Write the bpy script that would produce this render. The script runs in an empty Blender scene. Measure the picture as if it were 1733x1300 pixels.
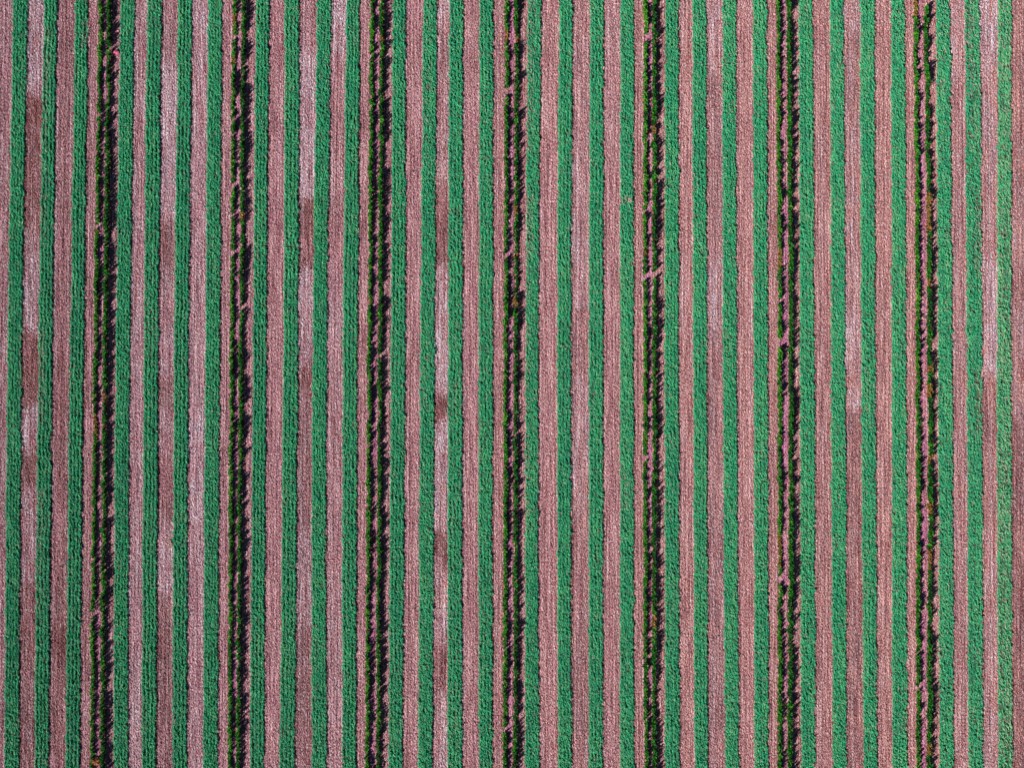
import bpy, math
import numpy as np

# ------------------------------------------------------------------ camera, sky, sun
S = 0.05                      # metres per photograph pixel on the ground
CXP, CYP = 866.5, 650.0       # photograph centre
W_M = 1733 * S
CAM_H = 95.0
SUN_EL, SUN_AZ = math.radians(30), math.radians(41)   # sun low, from the lower left of the picture

scene = bpy.context.scene
cam_data = bpy.data.cameras.new("camera")
cam_data.sensor_width = 36.0
cam_data.lens = 36.0 * CAM_H / W_M
cam_data.clip_end = 5000
cam = bpy.data.objects.new("camera", cam_data)
cam.location = (0, 0, CAM_H)
scene.collection.objects.link(cam)
scene.camera = cam

world = bpy.data.worlds.new("World")
scene.world = world
world.use_nodes = True
wt = world.node_tree
sky = wt.nodes.new("ShaderNodeTexSky")
sky.sky_type = 'NISHITA'
sky.sun_disc = False
sky.altitude = 2500; sky.air_density = 0.45; sky.dust_density = 0.0; sky.ozone_density = 1.0   # very clear dry air
sky.sun_elevation = SUN_EL
sx, sy = -math.cos(SUN_AZ), -math.sin(SUN_AZ)          # towards the sun
sky.sun_rotation = math.atan2(sx, sy)
wt.links.new(sky.outputs[0], wt.nodes["Background"].inputs[0])
wt.nodes["Background"].inputs[1].default_value = 0.05

sun_d = bpy.data.lights.new("sun", 'SUN')
sun_d.energy = 5.0
sun_d.angle = math.radians(0.5)
sun_d.color = (1.0, 0.95, 0.9)
sun = bpy.data.objects.new("sun", sun_d)
from mathutils import Vector
sd = Vector((sx * math.cos(SUN_EL), sy * math.cos(SUN_EL), math.sin(SUN_EL)))
sun.rotation_euler = sd.to_track_quat('Z', 'Y').to_euler()
sun.location = sd * 80
scene.collection.objects.link(sun)

scene.view_settings.view_transform = 'Standard'
scene.view_settings.look = 'None'
scene.view_settings.exposure = 0.6
scene.view_settings.gamma = 1.0

rng = np.random.default_rng(11)
col = scene.collection

# ------------------------------------------------------------------ helpers
def px(x): return (np.asarray(x, float) - CXP) * S
def py(y): return (CYP - np.asarray(y, float)) * S

def noise1(y, cell, seed, amp=1.0):
    """smooth 1-D noise in -1..1 over photograph pixels"""
    r = np.random.default_rng(seed)
    t = r.uniform(-1, 1, 4000)
    u = (np.asarray(y, float) + 5000) / cell
    i = np.floor(u).astype(int) % 3990
    f = u - np.floor(u); f = f * f * (3 - 2 * f)
    return amp * (t[i] * (1 - f) + t[i + 1] * f)

def noise2(x, y, cx, cy, seed):
    r = np.random.default_rng(seed)
    t = r.uniform(-1, 1, (257, 257))
    u = (np.asarray(x, float) + 9000) / cx; v = (np.asarray(y, float) + 9000) / cy
    iu = np.floor(u).astype(int); iv = np.floor(v).astype(int)
    fu = u - iu; fv = v - iv
    fu = fu * fu * (3 - 2 * fu); fv = fv * fv * (3 - 2 * fv)
    iu %= 256; iv %= 256
    return ((t[iu, iv] * (1 - fu) + t[iu + 1, iv] * fu) * (1 - fv)
            + (t[iu, iv + 1] * (1 - fu) + t[iu + 1, iv + 1] * fu) * fv)

def mesh_np(name, verts, faces, nv, attrs=None, smooth=False):
    """faces: (n, nv) int array; attrs: per-vertex float attributes"""
    me = bpy.data.meshes.new(name)
    n = len(verts)
    me.vertices.add(n)
    me.vertices.foreach_set("co", np.ascontiguousarray(verts, dtype=np.float32).ravel())
    m = len(faces)
    me.loops.add(m * nv)
    me.loops.foreach_set("vertex_index", np.ascontiguousarray(faces, dtype=np.int32).ravel())
    me.polygons.add(m)
    me.polygons.foreach_set("loop_start", np.arange(m, dtype=np.int32) * nv)
    me.polygons.foreach_set("use_smooth", np.full(m, smooth, dtype=bool))
    me.update(calc_edges=True)
    for k, a in (attrs or {}).items():
        at = me.attributes.new(k, 'FLOAT', 'POINT')
        at.data.foreach_set("value", np.ascontiguousarray(a, dtype=np.float32))
    return me

def link(name, me, mat, parent=None):
    o = bpy.data.objects.new(name, me)
    if mat: me.materials.append(mat)
    col.objects.link(o)
    if parent: o.parent = parent
    return o

# ------------------------------------------------------------------ materials
def new_mat(name):
    m = bpy.data.materials.new(name); m.use_nodes = True
    nt = m.node_tree; b = nt.nodes["Principled BSDF"]
    b.inputs["Roughness"].default_value = 0.9
    b.inputs["Specular IOR Level"].default_value = 0.1
    return m, nt, b

def attr(nt, name):
    a = nt.nodes.new("ShaderNodeAttribute"); a.attribute_name = name
    return a.outputs["Fac"]

def mix(nt, fac, a, b):
    n = nt.nodes.new("ShaderNodeMix"); n.data_type = 'RGBA'
    if isinstance(fac, (int, float)): n.inputs[0].default_value = fac
    else: nt.links.new(fac, n.inputs[0])
    for sock, v in ((n.inputs[6], a), (n.inputs[7], b)):
        if isinstance(v, tuple): sock.default_value = (*v, 1)
        else: nt.links.new(v, sock)
    return n.outputs[2]

def ramp(nt, fac, stops):
    r = nt.nodes.new("ShaderNodeValToRGB")
    e = r.color_ramp.elements
    while len(e) < len(stops): e.new(0.5)
    for k, (p, c) in enumerate(stops):
        e[k].position = p; e[k].color = (*c, 1)
    nt.links.new(fac, r.inputs[0])
    return r.outputs[0]

def tex_noise(nt, scale, detail=3, stretch=(1, 1, 1), rough=0.6):
    tc = nt.nodes.new("ShaderNodeTexCoord"); mp = nt.nodes.new("ShaderNodeMapping")
    mp.inputs["Scale"].default_value = stretch
    nt.links.new(tc.outputs["Object"], mp.inputs[0])
    n = nt.nodes.new("ShaderNodeTexNoise")
    n.inputs["Scale"].default_value = scale; n.inputs["Detail"].default_value = detail
    n.inputs["Roughness"].default_value = rough
    nt.links.new(mp.outputs[0], n.inputs[0])
    return n.outputs[0]

# soil: pink tilled earth; 'straw' = pale chaff cover, 'damp_vignette' = darker brown earth plus painted vignette at left, 'warm' = salmon against mauve
soil, nt, b = new_mat("tilled_pink_soil")
def addm(nt, a, ka, b_, kb, c):
    m1 = nt.nodes.new("ShaderNodeMath"); m1.operation = 'MULTIPLY_ADD'
    nt.links.new(a, m1.inputs[0]); m1.inputs[1].default_value = ka; m1.inputs[2].default_value = c
    m2 = nt.nodes.new("ShaderNodeMath"); m2.operation = 'MULTIPLY_ADD'
    nt.links.new(b_, m2.inputs[0]); m2.inputs[1].default_value = kb; nt.links.new(m1.outputs[0], m2.inputs[2])
    return m2.outputs[0]
streak = tex_noise(nt, 5.5, 3, (1, .035, 1), .75)
grain = addm(nt, tex_noise(nt, 13.0, 3, (1, .5, 1), .8), .95, streak, .42, -.185)
def grained(dark, mid, light):
    return ramp(nt, grain, [(0.39, dark), (0.5, mid), (0.62, light)])
c_base = mix(nt, attr(nt, "warm"), grained((.105,.030,.046), (.345,.136,.166), (.70,.43,.48)), grained((.12,.034,.037), (.41,.160,.152), (.74,.46,.41)))
c_base = mix(nt, attr(nt, "damp_vignette"), c_base, grained((.045,.010,.011), (.150,.040,.038), (.33,.145,.135)))
c_base = mix(nt, attr(nt, "straw"), c_base, grained((.14,.075,.10), (.39,.26,.31), (.80,.70,.76)))
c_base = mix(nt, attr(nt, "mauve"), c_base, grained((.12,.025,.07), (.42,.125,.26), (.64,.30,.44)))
nt.links.new(c_base, b.inputs["Base Color"])

# low crop leaves: 'tint' 0 teal green .. 1 olive, 'dry' = pale straw coloured leaf, also the painted halo at left edges
leaf, nt, b = new_mat("low_crop_leaf")
b.inputs["Roughness"].default_value = 0.6; b.inputs["Specular IOR Level"].default_value = 0.25
c_l = ramp(nt, attr(nt, "tint"), [(0.0, (0.003, 0.27, 0.135)), (0.4, (0.014, 0.40, 0.170)),
                                 (0.72, (0.07, 0.44, 0.175)), (1.0, (0.20, 0.47, 0.22))])
c_l = mix(nt, attr(nt, "dry"), c_l, (0.42, 0.29, 0.26))
nt.links.new(c_l, b.inputs["Base Color"])

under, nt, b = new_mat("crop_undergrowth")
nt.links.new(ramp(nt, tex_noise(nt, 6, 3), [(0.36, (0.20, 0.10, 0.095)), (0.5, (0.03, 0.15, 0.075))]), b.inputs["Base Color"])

# tall plants: 'tint' 0 deep green .. 1 yellow green, 'dry' = orange withered
blade, nt, b = new_mat("tall_plant_leaf")
b.inputs["Roughness"].default_value = 0.55; b.inputs["Specular IOR Level"].default_value = 0.25
c_t = ramp(nt, attr(nt, "tint"), [(0.0, (0.002, 0.07, 0.008)), (0.55, (0.005, 0.23, 0.012)), (1.0, (0.10, 0.40, 0.02))])
c_t = mix(nt, attr(nt, "dry"), c_t, (0.50, 0.20, 0.06))
nt.links.new(c_t, b.inputs["Base Color"])

far, nt, b = new_mat("far_field")
w = nt.nodes.new("ShaderNodeTexWave"); w.bands_direction = 'X'
tc = nt.nodes.new("ShaderNodeTexCoord"); nt.links.new(tc.outputs["Object"], w.inputs[0])
w.inputs["Scale"].default_value = 0.314 / 2.6; w.inputs["Distortion"].default_value = 0.6
nt.links.new(ramp(nt, w.outputs[1], [(0.42, (0.34, 0.15, 0.165)), (0.52, (0.015, 0.17, 0.085))]), b.inputs["Base Color"])

# ------------------------------------------------------------------ strip layout, read off the ground at y = 30, 650, 1270
YS = np.array([30., 650., 1270.])
GREEN = [
 (( 21.6, 46.7),( 12.1, 37.2),(  7.8, 32.9)), (( 73.6, 97.0),( 64.0, 88.6),( 58.0, 83.0)), ((127.0,150.0),(117.7,141.6),(110.4,135.9)),
 ((203.4,227.6),(195.6,219.8),(192.0,217.0)), ((248.4,273.5),(242.3,268.3),(239.7,264.8)), ((300.8,325.0),(294.3,319.0),(291.7,317.0)), ((352.0,376.0),(346.7,371.8),(343.3,368.9)),
 ((432.4,455.8),(427.2,450.6),(422.9,447.0)), ((481.8,506.9),(478.3,504.3),(473.0,498.7)), ((536.3,560.5),(528.5,552.7),(527.6,552.7)), ((585.6,608.7),(579.6,605.2),(578.7,602.6)),
 ((664.0,686.6),(660.6,685.7),(657.0,681.0)), ((716.0,739.3),(710.8,735.0),(707.3,732.4)), ((760.0,783.5),(757.5,782.6),(756.7,782.6)), ((811.2,834.6),(809.5,833.7),(809.8,833.7)),
 ((892.5,915.6),(889.0,910.4),(888.2,913.0)), ((945.9,968.4),(942.4,965.8),(944.0,967.5)), ((997.8,1021.2),(996.0,1020.3),(996.0,1020.3)), ((1049.7,1072.2),(1048.9,1071.4),(1048.9,1073.0)),
 ((1125.0,1148.4),(1124.2,1148.4),(1125.0,1150.0)), ((1171.8,1195.0),(1172.6,1196.0),(1174.4,1197.7)), ((1222.5,1245.4),(1222.8,1246.4),(1226.8,1250.2)), ((1273.6,1297.0),(1274.8,1299.5),(1276.2,1300.0)),
 ((1351.5,1374.8),(1353.2,1378.3),(1355.0,1379.0)), ((1404.3,1426.8),(1406.0,1430.2),(1408.6,1432.0)), ((1455.0,1479.6),(1457.0,1481.3),(1460.5,1484.0)), ((1507.0,1530.8),(1508.3,1533.4),(1509.0,1535.0)),
 ((1583.6,1607.0),(1587.0,1611.3),(1588.8,1613.0)), ((1632.0,1657.2),(1635.5,1661.5),(1638.0,1663.0)), ((1688.3,1710.8),(1686.6,1710.8),(1688.3,1712.6)),
]
# tall rows: centre of the lit green edge of the left and right plant row
TALL = [
 ((167.3,183.0),(158.4,175.5),(153.6,171.5)), ((393.7,410.0),(389.6,405.5),(386.5,401.0)), ((627.8,644.1),(623.1,641.0),(619.6,638.1)),
 ((855.8,872.5),(853.6,870.8),(852.2,870.0)), ((1091.1,1106.0),(1089.9,1105.5),(1091.7,1105.6)), ((1316.0,1333.3),(1318.1,1336.7),(1318.5,1335.0)),
 ((1548.5,1565.4),(1552.3,1572.3),(1552.5,1570.5)),
]
Y0, Y1 = -130.0, 1430.0      # strips run on past the frame

def poly(vals, y):
    c = np.polyfit(YS, vals, 2)
    return np.polyval(c, y)

def green_edges(k, y):
    if k == -1: d = -52.0; k = 0
    elif k == len(GREEN): d = 51.5; k = len(GREEN) - 1
    else: d = 0.0
    g = GREEN[k]
    l = poly([g[i][0] for i in range(3)], y) + d
    r = poly([g[i][1] for i in range(3)], y) + d
    return l, r

NG = len(GREEN)

# ------------------------------------------------------------------ ground
v = np.array([(-2500, -2500, -0.12), (2500, -2500, -0.12), (2500, 2500, -0.12), (-2500, 2500, -0.12)], float)
g = link("ground", mesh_np("ground", v, np.array([[0, 1, 2, 3]]), 4), far)
g["kind"] = "structure"

# earth between the crop strips: which strips carry chaff or damp brown earth, and where (photograph rows)
# index = number of the green strip to its left (-1: left edge);  (y0, y1, straw, damp)
PATCH = {
 -1: [(-130, 1430, .25, .25)],
 0: [(-130, 165, .62, .1), (165, 215, .0, 1.), (215, 390, .15, .8), (390, 440, .35, .5), (440, 572, .6, .2), (572, 690, .1, .9), (690, 765, .6, .25),
     (765, 830, .1, .9), (830, 990, .45, .4), (990, 1130, .2, .7), (1130, 1430, .25, .65)],
 1: [(-130, 600, .12, .2), (600, 1060, .1, .3), (1060, 1110, .0, .7), (1110, 1430, .1, .35)],
 3: [(-130, 200, .35, .1), (200, 260, .15, .3), (260, 520, .4, .15), (520, 900, .35, .2), (900, 1430, .4, .25)],
 4: [(-130, 110, .2, .45), (110, 370, .62, .2), (370, 450, .1, .75), (450, 560, .25, .55), (560, 640, .5, .3), (640, 700, .2, .8), (700, 760, .35, .5),
     (760, 880, .15, .7), (880, 930, .35, .4), (930, 1000, .55, .2), (1000, 1430, .15, .75)],
 5: [(-130, 90, .55, .05), (90, 330, .4, .1), (330, 700, .35, .15), (700, 880, .6, .05), (880, 1430, .35, .2)],
 6: [(-130, 1430, .1, .1)],
 8: [(-130, 80, .2, .3), (80, 330, .65, .1), (330, 450, .05, .75), (450, 620, .5, .2), (620, 660, .05, .8), (660, 760, .2, .5), (760, 900, .2, .6),
     (900, 1060, .4, .35), (1060, 1430, .2, .65)],
 9: [(-130, 100, .5, .0), (100, 460, .12, .15), (460, 600, .35, .1), (600, 1430, .25, .15)],
 12: [(-130, 50, .5, .0), (50, 310, .3, .2), (310, 460, .05, .55), (460, 665, .6, .05), (665, 706, .0, .85), (706, 895, .6, .05), (895, 955, .05, .7),
      (955, 1100, .4, .2), (1100, 1170, .05, .45), (1170, 1430, .4, .2)],
 16: [(-130, 250, .25, .25), (250, 520, .35, .15), (520, 640, .15, .4), (640, 860, .4, .15), (860, 1010, .15, .3), (1010, 1430, .15, .35)],
 17: [(-130, 300, .2, .05), (300, 1430, .1, .1)],
 20: [(-130, 120, .4, .1), (120, 420, .2, .3), (420, 560, .4, .1), (560, 860, .2, .3), (860, 1430, .2, .35)],
 24: [(-130, 60, .35, .1), (60, 180, .2, .35), (180, 530, .3, .15), (530, 700, .5, .05), (700, 860, .1, .4), (860, 1430, .12, .4)],
 27: [(-130, 120, .4, .1), (120, 420, .3, .3), (420, 1430, .25, .25)],
 28: [(-130, 130, .55, .0), (130, 300, .35, .2), (300, 420, .2, .2), (420, 640, .55, .05), (640, 900, .1, .3), (900, 1430, .3, .2)],
 29: [(-130, 300, .15, .3), (300, 700, .25, .3), (700, 1430, .12, .5)],
}
def patch_vals(k, y):
    st = np.full_like(y, .08); dm = np.full_like(y, .06)
    for (a, b_, s, d) in PATCH.get(k, []):
        w_ = 1 / (1 + np.exp(-(y - a) / 2.5)) * (1 - 1 / (1 + np.exp(-(y - b_) / 2.5)))
        st = st * (1 - w_) + s * w_; dm = dm * (1 - w_) + d * w_
    return st, dm

def soil_strip(k):
    """tilled earth between green strip k and k+1"""
    ys = np.arange(Y0, Y1 + 1, 1.5)
    if k == -2: l = np.full_like(ys, -130.0)
    else: l = green_edges(k, ys)[1] - 2.5
    if k == NG: r = np.full_like(ys, 1870.0)
    else: r = green_edges(k + 1, ys)[0] + 2.5
    nx = max(6, int(np.mean(r - l) / 1.0))
    u = np.linspace(0, 1, nx)
    X = l[:, None] + (r - l)[:, None] * u[None, :]
    Y = np.repeat(ys[:, None], nx, 1)
    rr = np.random.default_rng(500 + k)
    X += rr.uniform(-.48, .48, X.shape); Y += rr.uniform(-.9, .9, X.shape)
    xc = X - l[:, None]
    # drill furrows, clods and grain
    ph = rr.uniform(0, 6)
    wob = noise1(ys, 90, 900 + k)[:, None]
    fur = rr.uniform(4.6, 7.2)
    z = 0.007 * np.sin(2 * np.pi * xc / fur + ph + wob) + 0.008 * noise2(X, Y, 1.6, 40, 760 + k)
    z += 0.010 * noise2(X, Y, 2.2, 5.0, 60 + k) + 0.012 * noise2(X, Y, 1.4, 2.4, 160 + k)
    z += rr.normal(0, 0.016, X.shape)
    st, dm = zip(*[patch_vals(k, ys + 15 * noise2(l + q, ys, 7, 50, 560 + k) + 9 * noise2(l + q, ys, 2, 6, 570 + k)) for q in (r - l).mean() * u])
    st, dm = np.stack(st, 1), np.stack(dm, 1)
    dm = dm + .24 * np.clip((260 - X) / 200, 0, 1) + rr.uniform(-.02, .16)  # left side darkened: lens vignetting painted into the soil colour
    wk = rr.uniform(-.16, .16)
    n_s = noise2(X, Y, 3.2, 26, 260 + k); n_f = noise2(X, Y, 2.0, 9, 360 + k); n_l = noise2(X, Y, 11, 60, 460 + k)
    straw = np.clip(.85 * st * (1 + 1.0 * n_s + .7 * n_f) + .10 * n_l + rr.normal(0, .22, X.shape), 0, 1)
    damp_vignette = np.clip(1.12 * dm * (1 + .5 * n_l + .6 * n_s) + .12 * np.clip(noise2(X, Y, 9, 130, 860 + k), 0, 1) + .10 * n_f + rr.normal(0, .12, X.shape), 0, 1)
    # thin dark and pale lines left by the drill and the wheels
    for _ in range(5):
        cx = rr.uniform(.05, .95) * np.mean(r - l); w_ = rr.uniform(.5, 1.1)
        on = np.clip(noise1(ys, 70, int(rr.integers(1, 9999))) * 1.2 + .35, 0, 1)[:, None]
        ln = on * np.exp(-(((X - l[:, None]) - cx - noise1(ys, 120, 970 + k)[:, None] * .5) / w_) ** 2)
        if rr.random() < .65: damp_vignette = np.clip(damp_vignette + .75 * ln * rr.uniform(.5, 1), 0, 1); z -= .012 * ln
        else: straw = np.clip(straw + .6 * ln * rr.uniform(.4, 1), 0, 1)
    warm = np.clip(wk + (X - 250) / 1100 + .25 * n_l + .2 * n_f + rr.normal(0, .32, X.shape), 0, 1)
    mauve = np.zeros_like(X)
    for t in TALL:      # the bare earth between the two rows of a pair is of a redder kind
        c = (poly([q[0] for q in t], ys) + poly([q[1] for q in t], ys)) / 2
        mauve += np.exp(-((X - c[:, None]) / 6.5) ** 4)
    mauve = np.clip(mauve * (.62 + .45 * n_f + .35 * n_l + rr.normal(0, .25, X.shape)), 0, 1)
    V = np.stack([px(X), py(Y), z], -1).reshape(-1, 3)
    i = np.arange(len(ys) - 1)[:, None] * nx + np.arange(nx - 1)[None, :]
    F = np.stack([i, i + nx, i + nx + 1, i + 1], -1).reshape(-1, 4)
    o = link("soil_strip", mesh_np("soil_strip", V, F, 4, dict(straw=straw.ravel(), damp_vignette=damp_vignette.ravel(), warm=warm.ravel(), mauve=mauve.ravel())), soil)
    o["kind"] = "structure"
    return o

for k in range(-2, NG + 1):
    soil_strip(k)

# ------------------------------------------------------------------ leaf meshes
def leaves_mesh(name, base, az, pitch, roll, length, width, attrs, droop=0.35):
    """folded pointed leaves: base points (n,3), azimuth, pitch, roll about the midrib"""
    n = len(base)
    d = np.stack([np.cos(az) * np.cos(pitch), np.sin(az) * np.cos(pitch), np.sin(pitch)], -1)
    s = np.stack([-np.sin(az), np.cos(az), np.zeros(n)], -1)
    up = np.cross(d, s)
    side = s * np.cos(roll)[:, None] + up * np.sin(roll)[:, None]
    L = length[:, None]; Wd = width[:, None]
    mid = base + d * L * .5
    tip = base + d * L - np.array([0, 0, 1.0]) * (L * droop * rng.uniform(.3, 1, n)[:, None])
    V = np.stack([base, mid + side * Wd * .5, tip, mid - side * Wd * .5], 1).reshape(-1, 3)
    i = np.arange(n)[:, None] * 4
    F = np.concatenate([i + np.array([[0, 1, 2]]), i + np.array([[0, 2, 3]])], 0)
    return V, F, {k: np.repeat(a, 4) for k, a in attrs.items()}

# thin or weedy patches in the low crop: strip -> (y0, y1, x fraction from, to, share of leaves lost, share of dry leaves)
THIN = {
 0: [(560, 660, .75, 1.1, .5, .3)],
 1: [(40, 420, .1, .5, .45, .22), (560, 720, .05, .5, .5, .3), (830, 1060, .1, .6, .35, .15)],
 2: [(30, 80, .55, .95, .35, .3)],
 7: [(415, 440, .25, .5, .8, .3)],
 11: [(95, 115, .1, .3, .8, .2), (510, 525, .2, .4, .6, .2)],
 12: [(-130, 300, .2, .6, .15, .15), (600, 700, .2, .6, .2, .15)],
 13: [(640, 700, .4, .7, .15, .2)],
 15: [(-130, 260, .0, .6, .25, .25), (330, 440, .0, .55, .35, .4), (440, 900, .0, .45, .2, .22)],
 17: [(660, 690, .2, .45, .8, .3)],
 18: [(330, 345, .2, .5, .5, .6), (800, 860, .2, .7, .35, .3)],
 25: [(620, 700, .25, .5, .5, .3), (1255, 1270, .3, .6, .6, .2)],
 26: [(1215, 1240, .6, 1., .5, .3)],
 27: [(-130, 260, .3, .6, .1, .12), (1225, 1320, .4, .52, .85, .1)],
 28: [(-130, 110, .15, .6, .4, .4), (110, 260, .3, .8, .25, .25), (330, 470, .5, 1., .25, .3), (620, 740, .5, 1., .35, .25), (1205, 1250, .45, .6, .7, .1)],
 29: [(-130, 1430, .1, .9, .16, .18)],
}

def crop_leaves(k, name, y_lo=Y0, y_hi=Y1):
    g = np.random.default_rng(7000 + k)
    n = int(24000 * (y_hi - y_lo) / 1560)
    y = g.uniform(y_lo, y_hi, n)
    l, r = green_edges(k, y)
    l = l + noise1(y, 38, 30 + k, .5) + noise1(y, 7, 40 + k, 1.0) + 2.2 * np.clip(noise1(y, 16, 50 + k) - .55, 0, 1) / .45 + noise1(y, 2.5, 140 + k, .7)
    r = r + noise1(y, 38, 230 + k, .5) + noise1(y, 7, 240 + k, 1.0) - 2.2 * np.clip(noise1(y, 16, 250 + k) - .55, 0, 1) / .45 + noise1(y, 2.5, 340 + k, .7)
    # four drill rows, a little wandering, that have nearly grown together
    nr = 4 if k % 3 else 5
    row = g.integers(0, nr, n)
    u = (row + .5) / nr + g.normal(0, .042 + .03 * (k / NG), n) + noise1(y, 60, 840 + k, .02)
    u = np.clip(u, 0.02, 0.98)
    x = l + (r - l) * u
    dens = .82 + .38 * noise2(x, y, 3, 8, 1400 + k) + .25 * noise2(x, y, 8, 70, 1500 + k) - .12 * (k >= 27)
    dry_halo_p = np.full(n, .015 + .05 * k / NG) + .08 * np.clip(noise2(x, y, 7, 30, 1600 + k), 0, 1)
    for (a, b_, f0, f1, lost, dr) in THIN.get(k, []):
        m = (y > a) & (y < b_) & (u > f0) & (u < f1)
        dens[m] -= lost * (.7 + .6 * noise1(y[m], 9, 1800 + k)); dry_halo_p[m] += dr
    dry_halo_p[u < .06] += .12  # pale leaves paint the bright halo along the left edge
    keep = g.random(n) < dens
    x, y, u, dry_halo_p = x[keep], y[keep], u[keep], dry_halo_p[keep]
    n = len(x)
    hump = np.sqrt(np.clip(1 - (2 * u - 1) ** 4, 0, 1))
    z = (0.038 + 0.066 * hump) * g.uniform(.45, 1.15, n) + .03 * noise2(x, y, 3, 5, 1900 + k)
    az = math.radians(-62) + g.normal(0, .4, n) + np.where(g.random(n) < .5, math.pi, 0)
    pitch = g.normal(.18, .26, n); roll = np.where(np.sin(az) < 0, 1, -1) * g.normal(.34, .42, n)
    length = g.uniform(.14, .32, n); width = g.uniform(.045, .08, n)
    t0 = .28 + .17 * (k / NG) + (.22 if k == 29 else 0)
    tint = np.clip(t0 + g.normal(0, .2, n) + .2 * noise2(x, y, 4, 14, 2000 + k) + .16 * noise2(x, y, 9, 110, 2100 + k), 0, 1)
    dry = np.where(g.random(n) < dry_halo_p, g.uniform(.3, .9, n), g.uniform(0, .07, n))  # dry leaves, plus the bright halo painted along the left edge
    base = np.stack([px(x), py(y), np.maximum(z, .02)], -1)
    base[:, :2] -= np.stack([np.cos(az), np.sin(az)], -1) * (length * .4)[:, None]
    return leaves_mesh(name, base, az, pitch, roll, length, width, dict(tint=tint, dry=dry), .2)

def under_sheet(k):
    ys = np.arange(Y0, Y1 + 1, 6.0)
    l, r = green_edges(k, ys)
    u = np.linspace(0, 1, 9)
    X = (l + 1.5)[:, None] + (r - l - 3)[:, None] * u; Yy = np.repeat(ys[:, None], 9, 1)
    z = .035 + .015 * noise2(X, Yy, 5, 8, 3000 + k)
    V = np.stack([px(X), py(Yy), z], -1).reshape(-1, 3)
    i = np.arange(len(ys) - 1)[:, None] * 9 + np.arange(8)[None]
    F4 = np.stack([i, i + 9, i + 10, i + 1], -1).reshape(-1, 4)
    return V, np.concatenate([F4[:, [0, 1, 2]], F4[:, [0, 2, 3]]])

def joined(name, k):
    V1, F1, A = crop_leaves(k, name)
    V2, F2 = under_sheet(k)
    V = np.concatenate([V1, V2]); F = np.concatenate([F1, F2 + len(V1)])
    A = {q: np.concatenate([a, np.zeros(len(V2))]) for q, a in A.items()}
    me = mesh_np(name, V, F, 3, A)
    me.materials.append(leaf); me.materials.append(under)
    mi = np.zeros(len(F), np.int32); mi[len(F1):] = 1
    me.polygons.foreach_set("material_index", mi)
    return me

ORD = ["leftmost", "second", "third", "fourth", "fifth", "sixth", "rightmost"]
LOOK = {0: "dense teal green", 1: "patchy teal green", 2: "dense dark teal", 3: "dark teal", 4: "dense blue-green",
        5: "dense blue-green", 6: "rough blue-green", 7: "blue-green", 8: "blue-green", 9: "blue-green", 10: "blue-green",
        12: "reddish-flecked green", 15: "weedy green", 25: "brown-flecked green", 28: "thin, soil-flecked green", 29: "dull olive green"}
EXTRA = {7: ", one pinkish bald spot", 11: ", one small bald spot", 17: ", one reddish bald spot", 18: ", one pale dot"}
for k in range(NG):
    o = link("crop_strip", joined("crop_strip", k), None)
    if k < 3:
        where = ["nearest the left photo edge", "second from the left photo edge", "just left of the leftmost tall double row"][k]
    elif k >= 27:
        where = ["just right of the rightmost tall double row", "second from the right photo edge", "nearest the right photo edge"][k - 27]
    else:
        r_, q = (k - 3) // 4, (k - 3) % 4
        if q == 0: where = f"just right of the {ORD[r_]} tall double row"
        elif q == 1: where = f"second right of the {ORD[r_]} tall double row"
        elif q == 2: where = f"second left of the {ORD[r_ + 1]} tall double row"
        else: where = f"just left of the {ORD[r_ + 1]} tall double row"
    o["label"] = f"{LOOK.get(k, 'even green')} crop strip {where}{EXTRA.get(k, '')}"
    o["category"] = "crop strip"
    o["group"] = "low green crop strips"

# the field carries on outside the frame: two more low strips as ground cover
parts = [crop_leaves(k, "crop_cover") for k in (-1, NG)]
V = np.concatenate([p[0] for p in parts]); F = np.concatenate([parts[0][1], parts[1][1] + len(parts[0][0])])
A = {q: np.concatenate([p[2][q] for p in parts]) for q in ("tint", "dry")}
o = link("crop_cover", mesh_np("crop_cover", V, F, 3, A), leaf)
o["kind"] = "stuff"; o["label"] = "low green crop growing on past the field edges"; o["category"] = "crop"

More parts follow.
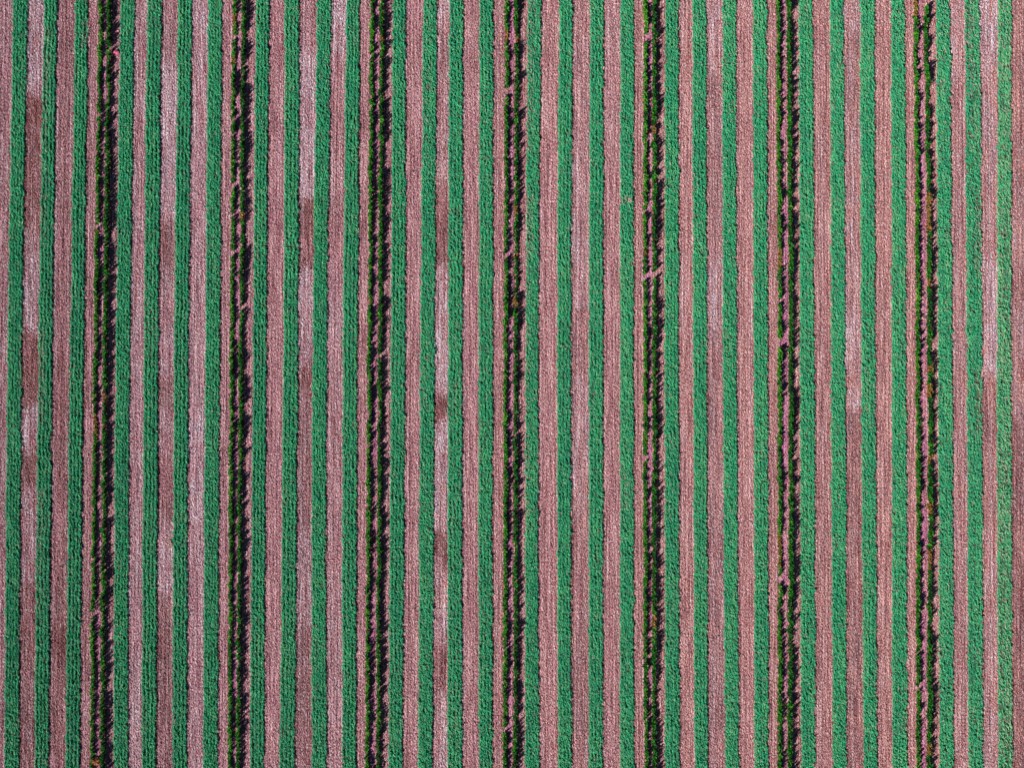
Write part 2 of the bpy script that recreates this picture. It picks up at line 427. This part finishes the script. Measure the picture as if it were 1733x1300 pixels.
# ------------------------------------------------------------------ tall double rows
# (y0, y1, height factor) where the plants stand lower or are missing
GAPS = {
 (0,0): [(57,75,.35),(100,112,.55),(160,172,.4),(192,198,.15),(380,388,.2),(558,570,.3),(700,735,.45),(838,846,.5),(1035,1045,.2),(1225,1235,.5)],
 (0,1): [(80,88,.1),(90,122,.6),(185,200,.45),(420,428,.6),(842,885,.6),(905,930,.6),(1035,1065,.55),(1150,1180,.6)],
 (1,0): [(25,40,.3),(60,68,.15),(100,125,.35),(200,206,.15),(225,232,.2),(310,318,.2),(362,368,.2),(425,432,.1),(660,668,.4),(703,708,.3),(975,990,.6),(1155,1170,.3)],
 (1,1): [(55,75,.45),(105,115,.45),(140,150,.5),(300,310,.5),(380,425,.4),(518,525,.2),(560,600,.65),(630,640,.45),(685,700,.5),(775,800,.5)],
 (2,0): [(160,168,.4),(418,425,.4),(505,515,.3),(575,585,.4),(720,728,.3),(753,758,.2),(845,856,.3),(1020,1026,.4),(1065,1070,.3)],
 (2,1): [(160,175,.55),(245,262,.55),(480,505,.25),(600,610,.2),(675,690,.4),(845,880,.75),(900,915,.5),(1180,1200,.6),(1250,1262,.5)],
 (3,0): [(48,72,.4),(150,162,.1),(375,392,.3),(430,437,.1),(460,465,.3),(720,726,.5),(985,995,.3),(1232,1240,.2)],
 (3,1): [(55,75,.5),(100,130,.65),(140,190,.5),(345,365,.7),(400,450,.5),(470,500,.6),(600,615,.4),(665,690,.6),(735,740,.2),(1215,1225,.3)],
 (4,0): [(45,58,.4),(58,72,.15),(108,114,.4),(270,285,.3),(355,362,.2),(375,390,.6),(420,455,.5),(465,475,.05),(735,772,.4),(772,780,.2),(780,810,.45),(815,830,.6),(1075,1082,.4)],
 (4,1): [(70,75,.2),(200,215,.45),(225,235,.45),(300,310,.4),(460,472,.1),(655,660,.3),(830,838,.4),(1030,1035,.5),(1165,1195,.65)],
 (5,0): [(150,158,.4),(425,455,.35),(505,515,.2),(575,590,.2),(690,725,.35),(745,775,.45),(905,955,.4),(975,990,.2),(1033,1038,.2),(1160,1170,.5)],
 (5,1): [(125,135,.45),(470,475,.2),(555,565,.5),(745,752,.3),(780,785,.3),(865,872,.4),(985,995,.5),(1080,1095,.4),(1195,1203,.5)],
 (6,0): [(-5,30,.4),(70,85,.55),(115,122,.3),(140,155,.3),(575,582,.3),(1160,1170,.1),(1205,1225,.4)],
 (6,1): [(-10,12,.2),(45,60,.5),(85,110,.5),(145,180,.3),(250,300,.65),(365,385,.6),(470,490,.45),(585,600,.3),(680,700,.6),(755,762,.3),(775,790,.5),(1045,1065,.5)],
}
DRY = {   # orange or yellowing stretches
 (0,0): [(380,390),(700,735)], (0,1): [(665,682),(718,726)], (1,0): [(25,40),(98,106)], (1,1): [(360,372)], (2,1): [(62,70)], (2,0): [(507,513)],
 (3,0): [(52,70)], (3,1): [(60,75),(350,362),(428,436),(505,520)], (4,1): [(212,226),(1040,1060)], (4,0): [(424,432)], (5,0): [(422,455),(905,960)],
 (6,0): [(-5,28)], (6,1): [(325,392),(470,486),(618,630),(650,672),(770,785),(850,870),(930,965),(1258,1276)],
}
TOP = 10.5 * S     # full height of a tall plant
ROWH = {(0,1): 1.12, (1,1): 1.02, (2,1): 1.08, (0,0): .9, (3,1): .95, (4,1): 1.06, (6,1): 1.06, (5,1): 1.16, (5,0): 1.0, (6,0): 1.0}

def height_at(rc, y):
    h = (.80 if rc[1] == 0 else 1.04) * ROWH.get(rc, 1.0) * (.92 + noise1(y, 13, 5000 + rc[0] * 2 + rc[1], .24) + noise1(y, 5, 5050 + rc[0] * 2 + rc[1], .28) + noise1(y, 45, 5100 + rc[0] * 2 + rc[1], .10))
    h = h * (1 - .75 * np.clip(noise1(y, 11, 5500 + rc[0] * 2 + rc[1]) - .62, 0, .2) / .2)      # plants that came up short
    h = np.maximum(h, .30 if rc[1] == 0 else .62)
    for (a, b_, f) in GAPS[rc]:
        if f > .2: h = np.where((y >= a) & (y <= b_), h * f, h)
    h = np.maximum(h, .2)
    return h

def plants_mesh(rc, y_lo, y_hi, seed):
    g = np.random.default_rng(seed)
    ys = np.arange(y_lo, y_hi, 1.5)
    if len(ys) == 0: ys = np.array([(y_lo + y_hi) / 2])
    ys = ys + g.uniform(-.8, .8, len(ys))
    t = TALL[rc[0]]
    lean = (CXP - poly([t[i][rc[1]] for i in range(3)], ys)) / CXP * 2.0
    xs = poly([t[i][rc[1]] for i in range(3)], ys) + lean + 1.8 + g.uniform(-2.4, 2.4, len(ys)) + noise1(ys, 30, 5200 + rc[0], .7) + noise1(ys, 6, 5300 + rc[0] * 2 + rc[1], 1.0)
    h = height_at(rc, ys) * g.uniform(.7, 1.15, len(ys))
    ok = h > .05
    xs, ys, h = xs[ok], ys[ok], h[ok]
    drym = np.zeros(len(ys))
    for (a, b_) in DRY.get(rc, []):
        drym = np.where((ys > a) & (ys < b_), 1, drym)
    nl = 20
    P = len(ys)
    lvl = np.tile(np.linspace(.05, .88, nl), (P, 1)) + g.uniform(-.05, .05, (P, nl))
    H = (h * TOP)[:, None]
    az = g.uniform(0, 2 * np.pi, (P, 1)) + np.arange(nl)[None] * 2.4 + g.normal(0, .3, (P, nl))
    pitch = g.normal(.68, .25, (P, nl)) + lvl * .45
    length = (.10 + .22 * (1 - lvl)) * g.uniform(.75, 1.2, (P, nl)) * np.clip(H / TOP, .65, 1)
    width = g.uniform(.07, .12, (P, nl))
    base = np.stack([np.repeat(px(xs)[:, None], nl, 1), np.repeat(py(ys)[:, None], nl, 1), lvl * H], -1)
    roll = g.normal(0, .4, (P, nl))
    tint = np.clip((.60 if rc[1] == 0 else .32) + g.normal(0, .22, (P, 1)) + .25 * noise1(ys, 11, 5400 + rc[0] * 2 + rc[1])[:, None] + g.normal(0, .12, (P, nl)), 0, 1)  # left row brighter, right darker: sun and shade put into leaf colour
    dry = np.clip(np.where((drym[:, None] > 0) & (g.random((P, nl)) < .75), g.uniform(.5, 1, (P, nl)),
                  np.where(g.random((P, nl)) < .015, .8, .02)), 0, 1)
    # withered lower leaves lying on the earth on the sunny side
    f = lambda a: a.reshape(-1)
    V, F, A = leaves_mesh("plant", base.reshape(-1, 3), f(az), f(pitch), f(roll), f(length), f(width), dict(tint=f(tint), dry=f(dry)), .45)
    # leading shoot: an upright three sided spike with a pointed tip
    m = P
    bx, by = px(xs), py(ys); ht = h * TOP * 1.08
    tx, ty = bx + g.normal(0, .02, m), by + g.normal(0, .02, m)
    r0 = .022
    ring = [np.stack([bx + r0 * math.cos(q), by + r0 * math.sin(q), np.full(m, -.02)], -1) for q in (0, 2.09, 4.19)]
    mid = [np.stack([(bx + tx) / 2 + r0 * 1.1 * math.cos(q), (by + ty) / 2 + r0 * 1.1 * math.sin(q), ht * .6], -1) for q in (0, 2.09, 4.19)]
    V2 = np.stack(ring + mid + [np.stack([tx, ty, ht], -1)], 1).reshape(-1, 3)
    i = np.arange(m)[:, None] * 7
    tri = [(0,1,4),(0,4,3),(1,2,5),(1,5,4),(2,0,3),(2,3,5),(3,4,6),(4,5,6),(5,3,6)]
    F2 = np.concatenate([i + np.array([q]) for q in tri]) + len(V)
    A = {"tint": np.concatenate([A["tint"], np.repeat(tint[:, 0], 7)]), "dry": np.concatenate([A["dry"], np.repeat(drym * .7, 7)])}
    return np.concatenate([V, V2]), np.concatenate([F, F2]), A, drym.mean() if P else 0

SIDE = ["left", "right"]
for r_ in range(7):
    for c_ in range(2):
        rc = (r_, c_)
        x0 = TALL[r_][1][c_]
        root = bpy.data.objects.new("tall_plant_row", None)
        root.empty_display_size = .3
        root.location = (float(px(x0)), 0, 0)
        col.objects.link(root)
        root["label"] = f"{SIDE[c_]} row of tall bright green spiky plants in the {ORD[r_]} dark double row"
        root["category"] = "plant row"
        root["group"] = "tall plant rows in dark pairs"
        segs, start = [], Y0
        for (a, b_, f) in sorted(GAPS[rc]):
            if f <= .2: ends = [(a, b_)]                 # bare: one clump ends, the next begins beyond
            elif f < .36: ends = [((a + b_) / 2,) * 2]   # nearly bare
            else: ends = [(a, a), (b_, b_)]
            for (p, q) in ends:
                if p - start > 7: segs.append((start, p)); start = q
                elif p != q: start = q
        segs.append((start, Y1))
        for j, (p, q) in enumerate(segs):
            V, F, A, dm = plants_mesh(rc, p, q, 9000 + r_ * 200 + c_ * 100 + j)
            if len(V) < 8: continue
            V[:, 0] -= root.location[0]
            o = link("plant_clump", mesh_np("plant_clump", V, F, 3, A), blade, root)
            if dm > .55: o["label"] = "orange drying clump"

# ------------------------------------------------------------------ odd things lying about
pale, nt, b = new_mat("bleached_straw")
nt.links.new(ramp(nt, tex_noise(nt, 14, 3), [(0.35, (0.45, 0.27, 0.22)), (0.65, (0.72, 0.52, 0.46))]), b.inputs["Base Color"])
rust, nt, b = new_mat("withered_leaf")
nt.links.new(ramp(nt, tex_noise(nt, 9, 3), [(0.35, (0.34, 0.13, 0.05)), (0.65, (0.56, 0.27, 0.12))]), b.inputs["Base Color"])
clay, nt, b = new_mat("red_clay")
nt.links.new(ramp(nt, tex_noise(nt, 12, 4), [(0.35, (0.36, 0.06, 0.12)), (0.65, (0.56, 0.14, 0.23))]), b.inputs["Base Color"])

def tuft(name, x, y, rx, ry, h, n, mat, label, cat, seed, ln=(.10, .24)):
    g = np.random.default_rng(seed)
    a = g.uniform(0, 2 * np.pi, n); q = np.sqrt(g.random(n))
    base = np.stack([rx * S * q * np.cos(a), ry * S * q * np.sin(a), .03 + h * (1 - q * q) * g.uniform(.3, 1, n)], -1)
    V, F, A = leaves_mesh(name, base, a + g.normal(0, .9, n), g.normal(.35, .35, n), g.normal(0, .5, n),
                          g.uniform(*ln, n), g.uniform(.05, .10, n), dict(tint=np.zeros(n), dry=np.ones(n)), .3)
    o = link(name, mesh_np(name, V, F, 3, A), mat)
    o.location = (float(px(x)), float(py(y)), 0)
    o["label"] = label; o["category"] = cat
    return o

tuft("straw_tuft", 1066, 339, 2.6, 4.2, .22, 130, pale, "pale tuft of dry straw in the green strip left of the fifth dark double row", "dry tuft", 1, (.06, .14))
tuft("straw_heap", 287.5, 921, 4.2, 5.5, .14, 200, pale, "low pale heap of straw on brown soil between two left green strips", "straw heap", 2, (.06, .15))
tuft("withered_shrub", 164.5, 1289, 8.5, 5.0, .40, 330, rust, "orange withered shrub at the bottom end of the leftmost dark double row", "shrub", 3)

def clod(x, y, r, label, seed):
    bm_n = 14
    th, ph = np.meshgrid(np.linspace(0, np.pi, bm_n), np.linspace(0, 2 * np.pi, bm_n * 2, endpoint=False), indexing='ij')
    rad = r * (1 + .22 * noise2(th * 9, np.abs(ph - np.pi) * 6, 4, 4, seed))
    V = np.stack([rad * np.sin(th) * np.cos(ph) * 1.15, rad * np.sin(th) * np.sin(ph) * .85, rad * np.cos(th) * .6 + r * .42], -1).reshape(-1, 3)
    w2 = bm_n * 2
    F = [(i * w2 + j, (i + 1) * w2 + j, (i + 1) * w2 + (j + 1) % w2, i * w2 + (j + 1) % w2) for i in range(bm_n - 1) for j in range(w2)]
    o = link("earth_clod", mesh_np("earth_clod", V, np.array(F), 4, {}), clay)
    o.location = (float(px(x)), float(py(y)), 0)
    o["label"] = label; o["category"] = "clod"
clod(198.2, 88, 4.3 * S, "rose red clod of earth right of the leftmost dark double row", 4)
